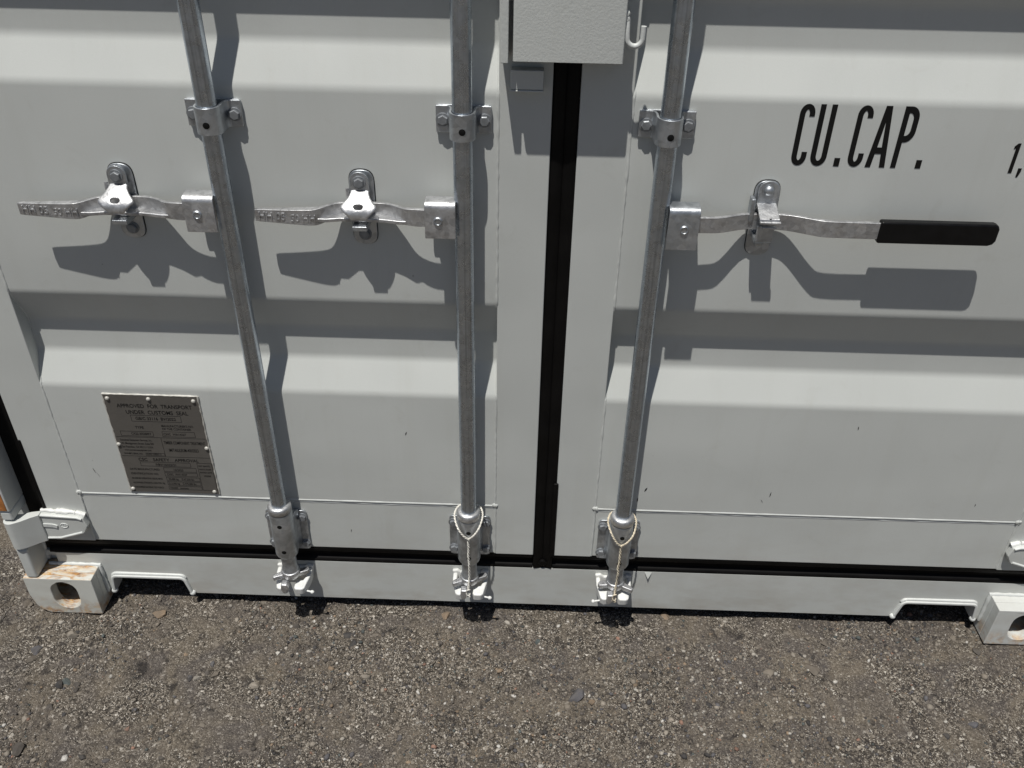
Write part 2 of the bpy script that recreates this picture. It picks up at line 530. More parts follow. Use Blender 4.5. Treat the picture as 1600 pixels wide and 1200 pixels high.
# rubber door seals ---------------------------------------------------------------------
def gasket_profile(w0, w1, y):
    return [(w0, y + 0.03), (w0, y + 0.002), (w0 + 0.003, y - 0.0005), (w0 + 0.013, y + 0.0006), (w0 + 0.0215, y + 0.0022), (w0 + 0.0225, y + 0.0036), (w0 + 0.0235, y + 0.0022), (w1 - 0.010, y + 0.0008), (w1 - 0.003, y - 0.0005), (w1, y + 0.002), (w1, y + 0.03)]
g = MB(); g.prism(gasket_profile(-0.0232, 0.0217, 0.0485), 0.157, 2.42, 'xy')
gv = build('door_seal', g, 'rubber', container, ang=60)
build('seal_lip', MB().box(0.0150, 0.0252, 0.0415, 0.0478, 0.2030, 0.4250), 'rubber', gv, 0.002)
sc = MB().lathe((-0.001, 0.0475, 0.176), [(0.009, -0.003), (0.009, 0.001), (0.007, 0.0025)], 'y', 16)
build('seal_screw', sc, 'rubber', gv)
def hseal(x0, x1):
    prof = [(0.085, 0.1555), (0.0503, 0.1555), (0.0503, 0.160), (0.0530, 0.165), (0.060, 0.169), (0.0605, 0.177), (0.0590, 0.181), (0.0585, 0.187), (0.0550, 0.190), (0.0475, 0.1920), (0.0462, 0.1945), (0.0470, 0.2025), (0.085, 0.2025)]
    rnd = random.Random(int(x0 * 100)); k = 40
    vs, fs = [], []; n = len(prof)
    for i in range(k + 1):
        x = x0 + (x1 - x0) * i / k; d = rnd.uniform(-0.0006, 0.0006)
        vs += [(x, y, z + (d if 0.189 < z < 0.2 else 0)) for y, z in prof]
    for i in range(k):
        for j in range(n): fs.append((i * n + j, i * n + (j + 1) % n, (i + 1) * n + (j + 1) % n, (i + 1) * n + j))
    fs += [tuple(range(n - 1, -1, -1)), tuple(range(k * n, k * n + n))]
    return build('door_seal', MB().add(vs, fs), 'rubber', container, ang=50)
hseal(-1.165, -0.0245); hs_r = hseal(0.0230, 1.165)
for s in (-1, 1):
    a, b = sorted((s * 1.1355, s * 1.185))
    build('door_seal', MB().box(a, b, 0.060, 0.10, 0.157, 2.42), 'rubber', container, 0.003)
    a, b = sorted((s * 1.1290, s * 1.1365))
    build('seal_lip', MB().box(a, b, 0.0425, 0.058, 0.207, 0.500), 'rubber', container.children[-1], 0.002)

# sill ------------------------------------------------------------------------------------
ZS0, ZS1 = 0.030, 0.1545
def notch(s):
    p = [(0.8470, ZS0), (0.8590, 0.0860), (1.0320, 0.0860), (1.0385, ZS0)]
    return [(s * a, b) for a, b in p]
nl, nr = notch(-1), notch(1)
def rounded_notch(nt):
    return [nt[0]] + fillet(nt, 0.012, 5)[1:-1] + [nt[3]]
L = rounded_notch(nl); R_ = rounded_notch(nr)
outer = [(-1.1535, ZS1), (1.1535, ZS1), (1.1535, 0.1190), (1.0575, 0.1190), (1.0575, ZS0)] + R_[::-1] + L + [(-1.0575, ZS0), (-1.0575, 0.1190), (-1.1535, 0.1190)]
sill = build('door_sill', MB().prism(outer, YS, YS + 0.006, 'xz'), 'paint', container, ang=30)
build('sill_ledge', MB().box(-1.18, 1.18, YS + 0.0065, 0.16, 0.140, 0.1540), 'paint', sill)
for nt in (L, R_):
    mb = MB()
    mb.prism(thick(nt, 0.0070), 0.0415, 0.085, 'xz')
    build('notch_rim', mb, 'bead', sill, 0.0022, 3)
    w = MB(); rnd = random.Random(len(nt))
    w.tube([(x, 0.0495, z + 0.0055) for x, z in nt[1:-1]], [0.0042 * (1 + rnd.uniform(-.2, .2)) for _ in nt[1:-1]], 8)
    for x, z in (nt[0], nt[-1]):
        w.lathe((x, 0.047, z + 0.004), [(0.0075, -0.002), (0.0065, 0.004), (0.003, 0.007)], 'y', 10)
    build('weld_bead', w, 'bead', sill, ang=80)
# peeled paint fleck hanging at the top of the sill
build('paint_flake', MB().add([(0.2395, 0.0495, 0.1535), (0.2560, 0.0495, 0.1530), (0.2480, 0.0440, 0.1370), (0.2485, 0.0468, 0.1460),
                               (0.2395, 0.0487, 0.1535), (0.2560, 0.0487, 0.1530), (0.2480, 0.0432, 0.1370), (0.2485, 0.0460, 0.1460)],
                              [(0, 3, 1), (0, 2, 3), (3, 2, 1), (4, 5, 7), (4, 7, 6), (7, 5, 6), (0, 1, 5, 4), (1, 2, 6, 5), (2, 0, 4, 6)]), 'paint', sill)

# corner castings -------------------------------------------------------------------------
for s, mat in ((-1, 'cast_paint_rusty'), (1, 'cast_paint')):
    o2 = [(1.057, 0.0), (1.178, 0.0), (1.190, 0.003), (1.203, 0.012), (1.212, 0.028), (1.2165, 0.048), (1.219, 0.062), (1.219, 0.118), (1.057, 0.118)]
    hole = [(1.131 + a, 0.0625 + b) for a, b in arc(0, 0.014, 0.031, 0.030, 0, 180, 12) + arc(0, -0.014, 0.031, 0.030, 180, 360, 12)]
    outl = [(s * a, b) for a, b in o2]; hl = [(s * a, b) for a, b in hole]
    mb = MB().prism(outl, 0.0, 0.026, 'xz', [hl])
    inner = [(s * a, b) for a, b in [(1.075, 0.018), (1.19, 0.018), (1.203, 0.045), (1.203, 0.100), (1.075, 0.100)]]
    mb.prism(outl, 0.0262, 0.16, 'xz', [inner])
    mb.prism(outl, 0.1602, 0.178, 'xz')
    cst = build('corner_casting', mb, mat, container, 0.0022, 3, 30)
    w = MB(); bead(w, (s * 1.052, 0.049, 0.119), (s * 1.176, 0.049, 0.119), 0.0048, 0.009, 0.22, 8, 4)
    bead(w, (s * 1.0545, 0.047, 0.03), (s * 1.0545, 0.047, 0.119), 0.0045, 0.009, 0.3, 8, 9)
    build('weld_bead', w, 'bead', cst, ang=80)

# corner posts with their hinge lugs, and the hinges ---------------------------------------
for s in (-1, 1):
    def X(a, b): return sorted((s * a, s * b))
    a, b = X(1.155, 1.219)
    post = build('corner_post', MB().box(a, b, 0.064, 0.20, 0.1182, 2.473), 'paint', container, 0.004)
    a, b = X(1.1815, 1.2080)
    build('hinge_lug', MB().box(a, b, 0.0, 0.0638, 0.1185, 0.2110), 'paint', post, 0.006, 3)
    build('hinge_lug', MB().box(a, b, 0.0, 0.0638, 0.3020, 0.3300), 'bead', post, 0.006, 3)
    a2, b2 = X(1.1815, 1.2095)
    build('post_edge', MB().box(a2, b2, -0.001, 0.0636, 0.3302, 2.473), 'paint', post, 0.003)
    if s < 0:
        build('rust_patch', MB().box(-1.2092, -1.1865, -0.0022, -0.0012, 0.335, 0.385), 'rust', post)
    w = MB(); bead(w, (s * 1.1815, 0.062, 0.12), (s * 1.1815, 0.062, 0.21), 0.006, 0.01, 0.3, 8, 2)
    w.lathe((s * 1.195, 0.018, 0.2135), [(0.017, -0.003), (0.016, 0.003), (0.010, 0.006)], 'z', 16)
    build('weld_bead', w, 'bead', post, ang=80)
    # hinge: knuckle wrapped round the pin, then the blade lying on the door
    cx, cyy = 1.1945, 0.010
    wrap = [(cx + 0.0125 * math.cos(t), cyy + 0.0125 * math.sin(t)) for t in np.linspace(math.radians(50), math.radians(262), 18)]
    pth = wrap + [(1.182, 0.0015), (1.166, 0.012), (1.150, 0.0265), (1.142, 0.0310)]
    wrap2 = [(cx - 0.0, cyy)]
    poly = thick([(s * p, q) for p, q in [(2 * cx - u, v) for u, v in wrap][::1]], 0.008)
    knp = [(cx + 0.0165 * math.cos(math.radians(t)), cyy + 0.0165 * math.sin(math.radians(t))) for t in range(80, -121, -14)]
    kn = MB().prism([(s * p, q) for p, q in knp + [(1.1720, 0.0035), (1.1550, 0.0165), (1.1400, 0.0255), (1.1400, 0.0405), (1.160, 0.036), (1.178, 0.028)]], 0.2180, 0.2985, 'xy')
    hinge = build('hinge', kn, 'paint', container, 0.0015)
    bl = [(1.1398, 0.2980), (1.0560, 0.2935), (1.0440, 0.2880), (1.0385, 0.2640), (1.0500, 0.2430), (1.1080, 0.2230), (1.1398, 0.2215)]
    bl = [(s * p, q) for p, q in bl]
    build('hinge_blade', MB().prism(bl, 0.0290, 0.0448, 'xz'), 'paint', hinge, 0.0025, 3)
    rim = MB()
    top = [(s * p, q) for p, q in [(1.139, 0.2945), (1.058, 0.2905), (1.0475, 0.2860)]]
    bot = [(s * p, q) for p, q in [(1.139, 0.2250), (1.1085, 0.2265), (1.0540, 0.2455)]]
    for pl in (top, bot): rim.tube([(x, 0.0290, z) for x, z in pl], 0.0030, 8)
    rim.prism(thick([(s * p, q) for p, q in [(1.139, 0.2655), (1.118, 0.2650), (1.108, 0.2615)]], 0.009), 0.0268, 0.0290, 'xz')
    build('blade_rib', rim, 'bead', hinge, ang=50)
    ov = MB(); ov.tube([(s * (1.0915 + 0.0085 * math.cos(t)), 0.0288, 0.2655 + 0.0062 * math.sin(t)) for t in np.linspace(0, 2 * PI, 22)[:-1]], 0.0011, 6, True)
    for i in range(3): ov.box(*sorted((s * (1.0965 - i * 0.0042), s * (1.0940 - i * 0.0042))), 0.0282, 0.0290, 0.2640, 0.2672)
    build('oval_mark', ov, 'bead', hinge, ang=60)
    w = MB()
    bead(w, (s * 1.139, 0.0405, 0.3005), (s * 1.062, 0.0405, 0.2965), 0.0060, 0.005, 0.34, 8, 31)
    bead(w, (s * 1.062, 0.0410, 0.2965), (s * 1.043, 0.0410, 0.2870), 0.0055, 0.006, 0.3, 8, 32)
    build('weld_bead', w, 'white_metal', hinge, ang=80)

# the rest of the box: header, walls, roof, underside
build('door_header', MB().box(-1.219, 1.219, 0.04, 0.2, 2.4735, 2.591), 'paint', container, 0.004)
for s in (-1, 1):
    prof = []
    y = 0.2
    while y < 6.0:
        prof += [(s * 1.215, y), (s * 1.215, y + 0.11), (s * 1.18, y + 0.14), (s * 1.18, y + 0.25)]
        y += 0.28
    mb = MB(); n = len(prof)
    vs = [(x, yy, 0.155) for x, yy in prof] + [(x, yy, 2.50) for x, yy in prof]
    mb.add(vs, [(i, i + 1, n + i + 1, n + i) for i in range(n - 1)])
    build('side_wall', mb, 'paint', container, recalc=False)
    a, b = sorted((s * 1.16, s * 1.2185))
    build('side_rail', MB().box(a, b, 0.1785, 5.88, 0.03, 0.1545), 'paint', container)
build('roof', MB().box(-1.219, 1.219, 0.2005, 6.058, 2.5005, 2.585), 'paint', container)
build('back_wall', MB().box(-1.219, 1.219, 5.99, 6.058, 0.156, 2.50), 'paint', container)
build('underside', MB().box(-1.155, 1.155, 0.1605, 6.0, 0.095, 0.150), 'deck', container)
for i in range(3):
    build('cross_member', MB().box(-1.155, 1.155, 0.30 + i * 0.5, 0.345 + i * 0.5, 0.034, 0.0945), 'deck', container)

# data plate ------------------------------------------------------------------------------
PX0, PX1, PZ0, PZ1 = -0.9205, -0.7235, 0.3640, 0.6305
plate = build('data_plate', MB().box(PX0, PX1, YD - 0.0022, YD - 0.0001, PZ0, PZ1), 'plate', container, 0.0004, 1)
rim = MB()
for a, b in (((PX0, PZ1), (PX1, PZ1)), ((PX1, PZ1), (PX1, PZ0)), ((PX0, PZ0), (PX0, PZ1))):
    bead(rim, (a[0], YD - 0.0007, a[1]), (b[0], YD - 0.0007, b[1]), 0.0021, 0.006, 0.3, 6, 5)
build('sealant', rim, 'rivet', plate, ang=80)
riv0 = None
for x, z in ((PX0 + .009, PZ1 - .010), ((PX0 + PX1) / 2 - .004, PZ1 - .009), (PX1 - .010, PZ1 - .011), (PX0 + .004, PZ0 + .135), (PX1 - .005, PZ0 + .131), (PX0 + .006, PZ0 + .009), (PX1 - .010, PZ0 + .007)):
    if riv0 is None:
        riv0 = build('rivet', MB().lathe((x, YD - 0.0022, z), [(0.0046, 0), (0.0044, 0.0014), (0.0032, 0.0030), (0.0014, 0.0036)], 'y', 14), 'rivet', plate, ang=70)
        off = WPOS[riv0.name] - Vector((x, YD - 0.0022, z))
    else: copy_at(riv0, Vector((x, YD - 0.0022, z)) + off, plate)
W, H = PX1 - PX0, PZ1 - PZ0
def px(u): return PX0 + u * W
def pz(v): return PZ1 - v * H
J = [  # text, cap height, u, v(baseline), squeeze, align
    ('APPROVED  FOR  TRANSPORT', .0105, .52, .122, .83, 'CENTER'), ('UNDER  CUSTOMS  SEAL', .0105, .53, .182, .85, 'CENTER'),
    ('GB/C 33116  BV/2022', .0085, .50, .240, .84, 'CENTER'), ('TYPE', .0070, .30, .328, .9, 'CENTER'),
    ("MANUFACTURER'S NO.", .0062, .54, .305, .80, 'LEFT'), ('OF THE CONTAINER', .0062, .54, .335, .80, 'LEFT'),
    ('CX22-30528/RY', .0062, .30, .390, .78, 'CENTER'), ('CXIC  WA14327', .0062, .54, .388, .82, 'LEFT'),
    ('Sunnsines Equipment Services, Inc.', .0056, .05, .455, .66, 'LEFT'), ('101 Montgomery Street, Suite 500', .0056, .05, .490, .68, 'LEFT'),
    ('San Francisco, CA 94111 / U.S.A.', .0056, .05, .525, .68, 'LEFT'), ('www.sunnsinesequipment.com', .0050, .07, .557, .70, 'LEFT'),
    ("OWNER'S SERIAL NO.", .0048, .05, .594, .66, 'LEFT'), ('SUNU 1428503  6', .0048, .30, .594, .66, 'LEFT'),
    ('TIMBER COMPONENT TREATMENT', .0085, .52, .478, .50, 'LEFT'), ('IM/TAILILEUM-400/2023', .0092, .555, .555, .52, 'LEFT'),
    ('CSC    SAFETY    APPROVAL', .0088, .52, .660, .92, 'CENTER'), ('F/BV/16322/21', .0065, .48, .708, .9, 'CENTER'),
    ('DATE MANUFACTURED', .0058, .06, .760, .80, 'LEFT'), ('10/2023', .0060, .60, .760, .86, 'CENTER'),
    ('IDENTIFICATION NO.', .0058, .06, .808, .82, 'LEFT'), ('CXIC  WA14327', .0058, .46, .808, .82, 'LEFT'),
    ('MAXIMUM OPERATING GROSS MASS', .0052, .055, .858, .60, 'LEFT'), ('30,480 kg', .0056, .465, .858, .75, 'LEFT'), ('67,200 lbs', .0056, .635, .858, .75, 'LEFT'),
    ('ALLOWABLE STACKING LOAD FOR 1.8g', .0052, .055, .906, .57, 'LEFT'), ('213,360 kg', .0056, .455, .906, .74, 'LEFT'), ('470,380 lbs', .0056, .635, .906, .74, 'LEFT'),
    ('TRANSVERSE RACKING TEST FORCE', .0052, .055, .955, .58, 'LEFT'), ('150,000   newtons', .0056, .455, .955, .74, 'LEFT'),
    ('FIRST MAINTE-', .0048, .835, .708, .62, 'LEFT'), ('NANCE EXAM-', .0048, .835, .742, .64, 'LEFT'), ('INATION DATE', .0048, .835, .776, .62, 'LEFT'), ('10/2028', .0052, .87, .814, .70, 'LEFT'),
]
jobs = [(s, h * 0.92, px(u), pz(v), sx, al, False, 0.0) for s, h, u, v, sx, al in J]
lever_jobs = [('HH 05', .0135, 0, 0, 1.0, 'LEFT', False, 0.0011), ('HH 05', .0125, 0, 0, 1.0, 'LEFT', True, 0.0011)]
res = text_mesh(jobs + lever_jobs)
mb = MB()
for vs, fs in res[:len(jobs)]: mb.add([(x, YD - 0.00245, z) for x, y, z in vs], fs)
build('lettering', mb, 'plate_ink', plate, recalc=False)
LEVER_TEXT = res[len(jobs):]
ln = MB()
def rule(u0, v0, u1, v1, t=0.0007):
    a, b = sorted((px(u0), px(u1))); c, d = sorted((pz(v0), pz(v1)))
    ln.box(a - t / 2, b + t / 2, YD - 0.0024, YD - 0.0019, c - t / 2, d + t / 2)
def frame(u0, v0, u1, v1):
    rule(u0, v0, u1, v0); rule(u0, v1, u1, v1); rule(u0, v0 + .004, u0, v1 - .004); rule(u1, v0 + .004, u1, v1 - .004)
frame(.24, .195, .77, .255); frame(.08, .357, .43, .403); frame(.53, .352, .88, .402); rule(.02, .415, .98, .415); rule(.02, .612, .98, .612)
rule(.50, .420, .50, .608); frame(.29, .578, .495, .602)
frame(.20, .672, .75, .715); frame(.44, .727, .80, .768); frame(.44, .780, .80, .817)
frame(.445, .830, .615, .866); frame(.625, .830, .815, .866); frame(.445, .878, .615, .914); frame(.625, .878, .815, .914); frame(.445, .926, .815, .962); frame(.825, .670, .985, .962)
build('rule_lines', ln, 'plate_ink', plate, recalc=False)

# lock box ---------------------------------------------------------------------------------
lb = MB()
lb.prism(fillet([(-0.088, 0.040), (-0.088, -0.007), (0.0815, -0.007), (0.0815, 0.040), (0.0775, 0.040), (0.0775, -0.003), (-0.084, -0.003), (-0.084, 0.040)], 0.0035, 3, True), 1.3285, 1.66, 'xy')
lock_box = build('lock_box', lb, 'box_paint', container, 0.0012, 2)
build('lock_box_top', MB().box(-0.0865, 0.0795, -0.0055, 0.0445, 1.6605, 1.664), 'box_paint', lock_box)
build('lock_box_flange', MB().box(-0.1070, -0.0950, -0.006, 0.0445, 1.3250, 1.66), 'box_paint', lock_box, 0.0015)
build('guide_tab', MB().box(-0.0920, -0.0390, 0.0230, 0.0446, 1.2765, 1.3075), 'paint', lock_box, 0.0016)
build('guide_tab', MB().box(-0.0935, -0.0385, 0.0215, 0.0446, 1.2735, 1.2762), 'paint', lock_box, 0.0008)
hk = MB()
hp = [(0.0835, 0.004, 1.396), (0.0840, 0.002, 1.385), (0.0845, 0.000, 1.372)] + [(0.0968 - 0.0122 * math.cos(t), 0.0, 1.3665 - 0.0125 * math.sin(t)) for t in np.linspace(0.15, PI - 0.1, 12)] + [(0.1085, 0.0, 1.372), (0.1090, 0.0, 1.3835)]
hk.tube(hp, 0.0043, 10)
build('hook', hk, 'bead', lock_box, ang=50)
w = MB(); bead(w, (0.0820, 0.002, 1.378), (0.0820, 0.004, 1.405), 0.0045, 0.004, 0.35, 8, 77)
build('weld_bead', w, 'box_paint', lock_box, ang=80)

# ------------------------------------------------------------------ locking gear
def hex_bolt_mesh(r=0.0088, h=0.0065):
    mb = MB()
    mb.lathe((0, 0, 0), [(r * 1.32, 0.0), (r * 1.32, 0.0012), (r * 1.25, 0.0016)], 'y', 18)
    hexp = [(r * math.cos(PI / 6 + k * PI / 3), r * math.sin(PI / 6 + k * PI / 3)) for k in range(6)]
    hex2 = [(a * 0.86, b * 0.86) for a, b in hexp]
    vs = [(a, -0.0016, b) for a, b in hexp] + [(a, -h + 0.0012, b) for a, b in hexp] + [(a, -h, b) for a, b in hex2]
    fs = [(i, (i + 1) % 6, 6 + (i + 1) % 6, 6 + i) for i in range(6)] + [(6 + i, 6 + (i + 1) % 6, 12 + (i + 1) % 6, 12 + i) for i in range(6)] + [tuple(range(12, 18))]
    mb.add(vs, fs)
    me = bpy.data.meshes.new('hex_bolt'); me.from_pydata(mb.v, [], mb.f); fix_normals(me); smooth(me, 25)
    me.materials.append(M['bolt']); return me
def dome_bolt_mesh(r=0.0088):
    mb = MB()
    mb.lathe((0, 0, 0), [(r * 1.2, 0), (r * 1.2, 0.0012), (r, 0.0014), (r * 0.97, 0.003), (r * 0.78, 0.0055), (r * 0.45, 0.0072), (r * 0.12, 0.0077)], 'y', 18)
    me = bpy.data.meshes.new('dome_bolt'); me.from_pydata(mb.v, [], mb.f); fix_normals(me); smooth(me, 60)
    me.materials.append(M['galv_rough']); return me
BOLT, DOME = hex_bolt_mesh(), dome_bolt_mesh()
def bolt(x, y, z, parent, me=BOLT, tilt=0.0, name='bolt'):
    o = bpy.data.objects.new(name, me); COL.objects.link(o); place(o, Vector((x, y, z)), parent)
    o.rotation_euler = (0, tilt, 0); return o

def bearing_clamp(x0, zc, lab=None):
    h = 0.0225
    pad = MB().prism(rrect(x0 - 0.0465, x0 + 0.0465, zc - h - 0.0003, zc + h + 0.0003, 0.006), 0.0418, 0.0448, 'xz')
    prof = [(-0.046, 0.0395), (-0.0255, 0.0395), (-0.0215, 0.035), (-0.0195, 0.026)] + [(-0.0195 * math.cos(t), BAR_Y - 0.0195 * math.sin(t)) for t in np.linspace(0.0, PI, 15)] + [(0.0195, 0.026), (0.0215, 0.035), (0.0255, 0.0395), (0.046, 0.0395)]
    o = build('bearing_clamp', MB().prism([(x0 + a, b) for a, b in thick(prof, 0.0042)], zc - h, zc + h, 'xy'), 'galv_rough', container, 0.0012, 2, 35)
    build('clamp_pad', pad, 'galv_rough', o, 0.001)
    for s in (-1, 1): bolt(x0 + s * 0.0345, 0.0372, zc - 0.001, o, tilt=random.uniform(0, 1))
    sc = MB().lathe((x0 + 0.001, BAR_Y - 0.0212, zc - 0.005), [(0.0056, -0.003), (0.0056, 0.0006), (0.0040, 0.0012)], 'y', 14)
    build('clamp_screw', sc, 'black', o)
    return o

def bottom_bracket(x0):
    pl = MB().prism(rrect(x0 - 0.046, x0 + 0.046, 0.2040, 0.3240, 0.010), 0.0405, 0.0452, 'xz')
    o = build('bottom_bracket', pl, 'galv_rough', container, 0.0015, 2)
    web = MB().prism([(x0 + a, b) for a, b in [(-0.030, 0.0403), (-0.0243, 0.030), (-0.0240, BAR_Y), (0.0240, BAR_Y), (0.0243, 0.030), (0.030, 0.0403)]], 0.2260, 0.3300, 'xy')
    build('bracket_web', web, 'galv_rough', o, 0.002)
    ps = [(0.0190, 0.352), (0.0245, 0.3518), (0.0255, 0.349), (0.0255, 0.2285), (0.0240, 0.2240), (0.0190, 0.2240)]
    build('bracket_sleeve', MB().lathe((x0, BAR_Y, 0), ps, 'z', 32), 'galv_rough', o, 0, ang=35)
    for dx, z in ((-0.0365, 0.3045), (0.0365, 0.3045), (-0.0365, 0.2245), (0.0365, 0.2245)):
        bolt(x0 + dx, 0.0405, z, o, tilt=random.uniform(0, 1))
    for z in (0.325, 0.247):
        hl = MB().lathe((x0 + 0.001, BAR_Y - 0.0252, z), [(0.0052, -0.003), (0.0052, 0.0004), (0.0042, 0.0006)], 'y', 14)
        build('grease_hole', hl, 'black', o)
    return o

def cam_keeper(x0, m):
    """white cast keeper on the sill: base and two forward horns; m mirrors the small peg"""
    z0 = 0.118
    b = MB().prism([(x0 + a, c) for a, c in [(-0.043, 0.146), (-0.030, 0.1485), (-0.022, 0.141), (0.022, 0.141), (0.030, 0.1485), (0.043, 0.146), (0.038, 0.104), (-0.038, 0.104)]], 0.0415, 0.0498, 'xz')
    o = build('cam_keeper', b, 'white_metal', container, 0.003, 3)
    for s in (-1, 1):
        side = [(0.030, 0.0412), (0.041, 0.0412), (0.0405, 0.020), (0.0365, 0.004), (0.0330, -0.014), (0.0280, -0.0185), (0.0105, -0.0185), (0.0080, -0.013), (0.0085, 0.001), (0.0140, 0.0065), (0.0255, 0.0075), (0.0300, 0.018)]
        mbk = MB()
        n = len(side)
        vs = [(x0 + s * a, y, 0.1420 - 0.010 * min(1, max(0, (0.041 - y) / 0.06))) for a, y in side] + [(x0 + s * a * 0.96, y + 0.003, 0.1060 + 0.004 * (y < 0)) for a, y in side]
        fs = [tuple(range(n)), tuple(range(2 * n - 1, n - 1, -1))] + [(i, (i + 1) % n, n + (i + 1) % n, n + i) for i in range(n)]
        mbk.add(vs, fs)
        build('keeper_horn', mbk, 'white_metal', o, 0.004, 3)
    peg = MB().tube([(x0 + m * 0.033, -0.006, 0.114), (x0 + m * 0.0455, -0.008, 0.113)], 0.0022, 8)
    peg.lathe((x0 + m * 0.0475, -0.008, 0.1125), [(0.0020, -0.004), (0.0042, -0.0025), (0.0045, 0.001), (0.002, 0.0045)], 'x', 12)
    build('keeper_peg', peg, 'white_metal', o, ang=60)
    return o

def handle_keeper(xc, kind):
    """plate bolted on the door, with a swivelling catch over the lever"""
    zt, zb = 1.128, 0.988
    pl = MB().prism(fillet([(xc - 0.0215, zb), (xc + 0.0215, zb), (xc + 0.0215, zt), (xc - 0.0215, zt)], 0.0205, 8, True), 0.0400, 0.0449, 'xz')
    o = build('handle_keeper', pl, 'galv_rough', container, 0.0015)
    gk = MB().prism(fillet([(xc - 0.0225, zb - .001), (xc + 0.0225, zb - .001), (xc + 0.0225, zt + .001), (xc - 0.0225, zt + .001)], 0.0215, 8, True), 0.0440, 0.0447, 'xz')
    build('keeper_pad', gk, 'black', o)
    if kind == 'cast':
        xk = xc - 0.0015
        tg = MB().prism([(xk + a, b) for a, b in [(-0.0165, 1.0915)] + arc(0, 1.112, 0.0165, 0.0165, 180, 0, 10) + [(0.0165, 1.0915)]], 0.0285, 0.0335, 'xz')
        build('catch_back', tg, 'galv_rough', o, 0.0012)
        build('catch_spacer', MB().lathe((xk, 0.0398, 1.110), [(0.014, 0.0), (0.014, 0.0062)], 'y', 18), 'galv_rough', o)
        bolt(xk, 0.0284, 1.1105, o)
        # hood bent forward over the lever, flared, with an eye, ending in a rounded lip
        prof = [(0.0308, 1.0985), (0.0215, 1.0925), (0.0110, 1.0850), (0.0040, 1.0800), (-0.0020, 1.0745), (-0.0055, 1.0670), (-0.0060, 1.0575)]
        wid = [0.0165, 0.0165, 0.0250, 0.0335, 0.0285, 0.0200, 0.0130]
        hb = MB(); T = 0.0042
        vs = []
        cols = 9
        for layer in (0, 1):
            for (y, z), w_ in zip(prof, wid):
                for j in range(cols):
                    u = -1 + 2 * j / (cols - 1)
                    sag = 0.0030 * u * u * (1 if w_ > 0.02 else 0.4)
                    vs.append((xk + u * w_, y + (T * 0.55 if layer else 0), z - sag - (T if layer else 0)))
        nr = len(prof); N = nr * cols; fs = []
        hole = {(3, 3), (3, 4)}
        for i in range(nr - 1):
            for j in range(cols - 1):
                if (i, j) in ((3, 3), (3, 4)): continue
                a, b_, c_, d_ = i * cols + j, i * cols + j + 1, (i + 1) * cols + j + 1, (i + 1) * cols + j
                fs += [(a, b_, c_, d_), (N + d_, N + c_, N + b_, N + a)]
        for j in range(cols - 1):
            fs += [(j + 1, j, N + j, N + j + 1), ((nr - 1) * cols + j, (nr - 1) * cols + j + 1, N + (nr - 1) * cols + j + 1, N + (nr - 1) * cols + j)]
        for i in range(nr - 1):
            a, d_ = i * cols, (i + 1) * cols
            fs += [(a, d_, N + d_, N + a), (a + cols - 1, N + a + cols - 1, N + d_ + cols - 1, d_ + cols - 1)]
        a, b_, c_, d_ = 3 * cols + 3, 3 * cols + 5, 4 * cols + 5, 4 * cols + 3
        ring = [3 * cols + 3, 3 * cols + 4, 3 * cols + 5, 4 * cols + 5, 4 * cols + 4, 4 * cols + 3]
        for p, q in zip(ring, ring[1:] + ring[:1]): fs.append((q, p, N + p, N + q))
        hb.add(vs, fs)
        hood = build('catch_hood', hb, 'zinc', o, 0, ang=45)
        sm = hood.modifiers.new('sub', 'SUBSURF'); sm.levels = 2; sm.render_levels = 2
        build('catch_stop', MB().tube([(xc - 0.0225, 0.030, 1.0985), (xc - 0.0225, 0.028, 1.088), (xc - 0.020, 0.034, 1.060)], 0.0035, 8), 'zinc', o, ang=60)
        build('catch_hook', MB().prism([(0.0398, 1.0290), (0.0398, 1.0430), (0.0120, 1.0425), (-0.0010, 1.0405), (-0.0010, 1.0320), (0.030, 1.0290)], xk - 0.0130, xk + 0.0130, 'yz'), 'galv_rough', o, 0.0015)
        bolt(xc, 0.0398, 1.0085, o, tilt=0.4)
    else:
        tg = MB().prism([(xc + a, b) for a, b in [(-0.0170, 1.0800)] + arc(0, 1.1135, 0.0170, 0.0165, 180, 0, 10) + [(0.0170, 1.0800)]], 0.0335, 0.0380, 'xz')
        build('catch_back', tg, 'galv_rough', o, 0.0012)
        bolt(xc, 0.0334, 1.1135, o, DOME)
        path = [(0.0355, 1.0885), (0.0270, 1.0865), (0.0100, 1.0815), (-0.0050, 1.0770), (-0.0065, 1.0715)]
        build('catch_hood', MB().prism(thick(path, 0.0042), xc - 0.0170, xc + 0.0170, 'yz'), 'zinc', o, 0.0012)
        build('catch_lip', MB().box(xc - 0.0165, xc + 0.0195, -0.0110, -0.0030, 1.0700, 1.0745), 'zinc', o, 0.0014)
        build('catch_lip', MB().box(xc - 0.0120, xc + 0.0140, -0.0075, 0.0010, 1.0600, 1.0640), 'zinc', o, 0.0012)
        build('lip_hole', MB().lathe((xc + 0.001, -0.0035, 1.0772), [(0.0036, 0.0), (0.0036, 0.0018)], 'z', 12), 'black', o)
        build('catch_hook', MB().prism([(0.0398, 1.0240), (0.0398, 1.0330), (0.0170, 1.0330), (0.0110, 1.0385), (0.0110, 1.0590), (0.0070, 1.0590), (0.0070, 1.0300), (0.014, 1.0240)], xc - 0.0150, xc + 0.0150, 'yz'), 'galv_rough', o, 0.0012)
        build('catch_stop', MB().box(xc - 0.0290, xc - 0.0215, 0.0200, 0.0400, 1.0600, 1.1020), 'galv_rough', o, 0.002)
        bolt(xc, 0.0398, 1.0135, o, DOME)
    return o

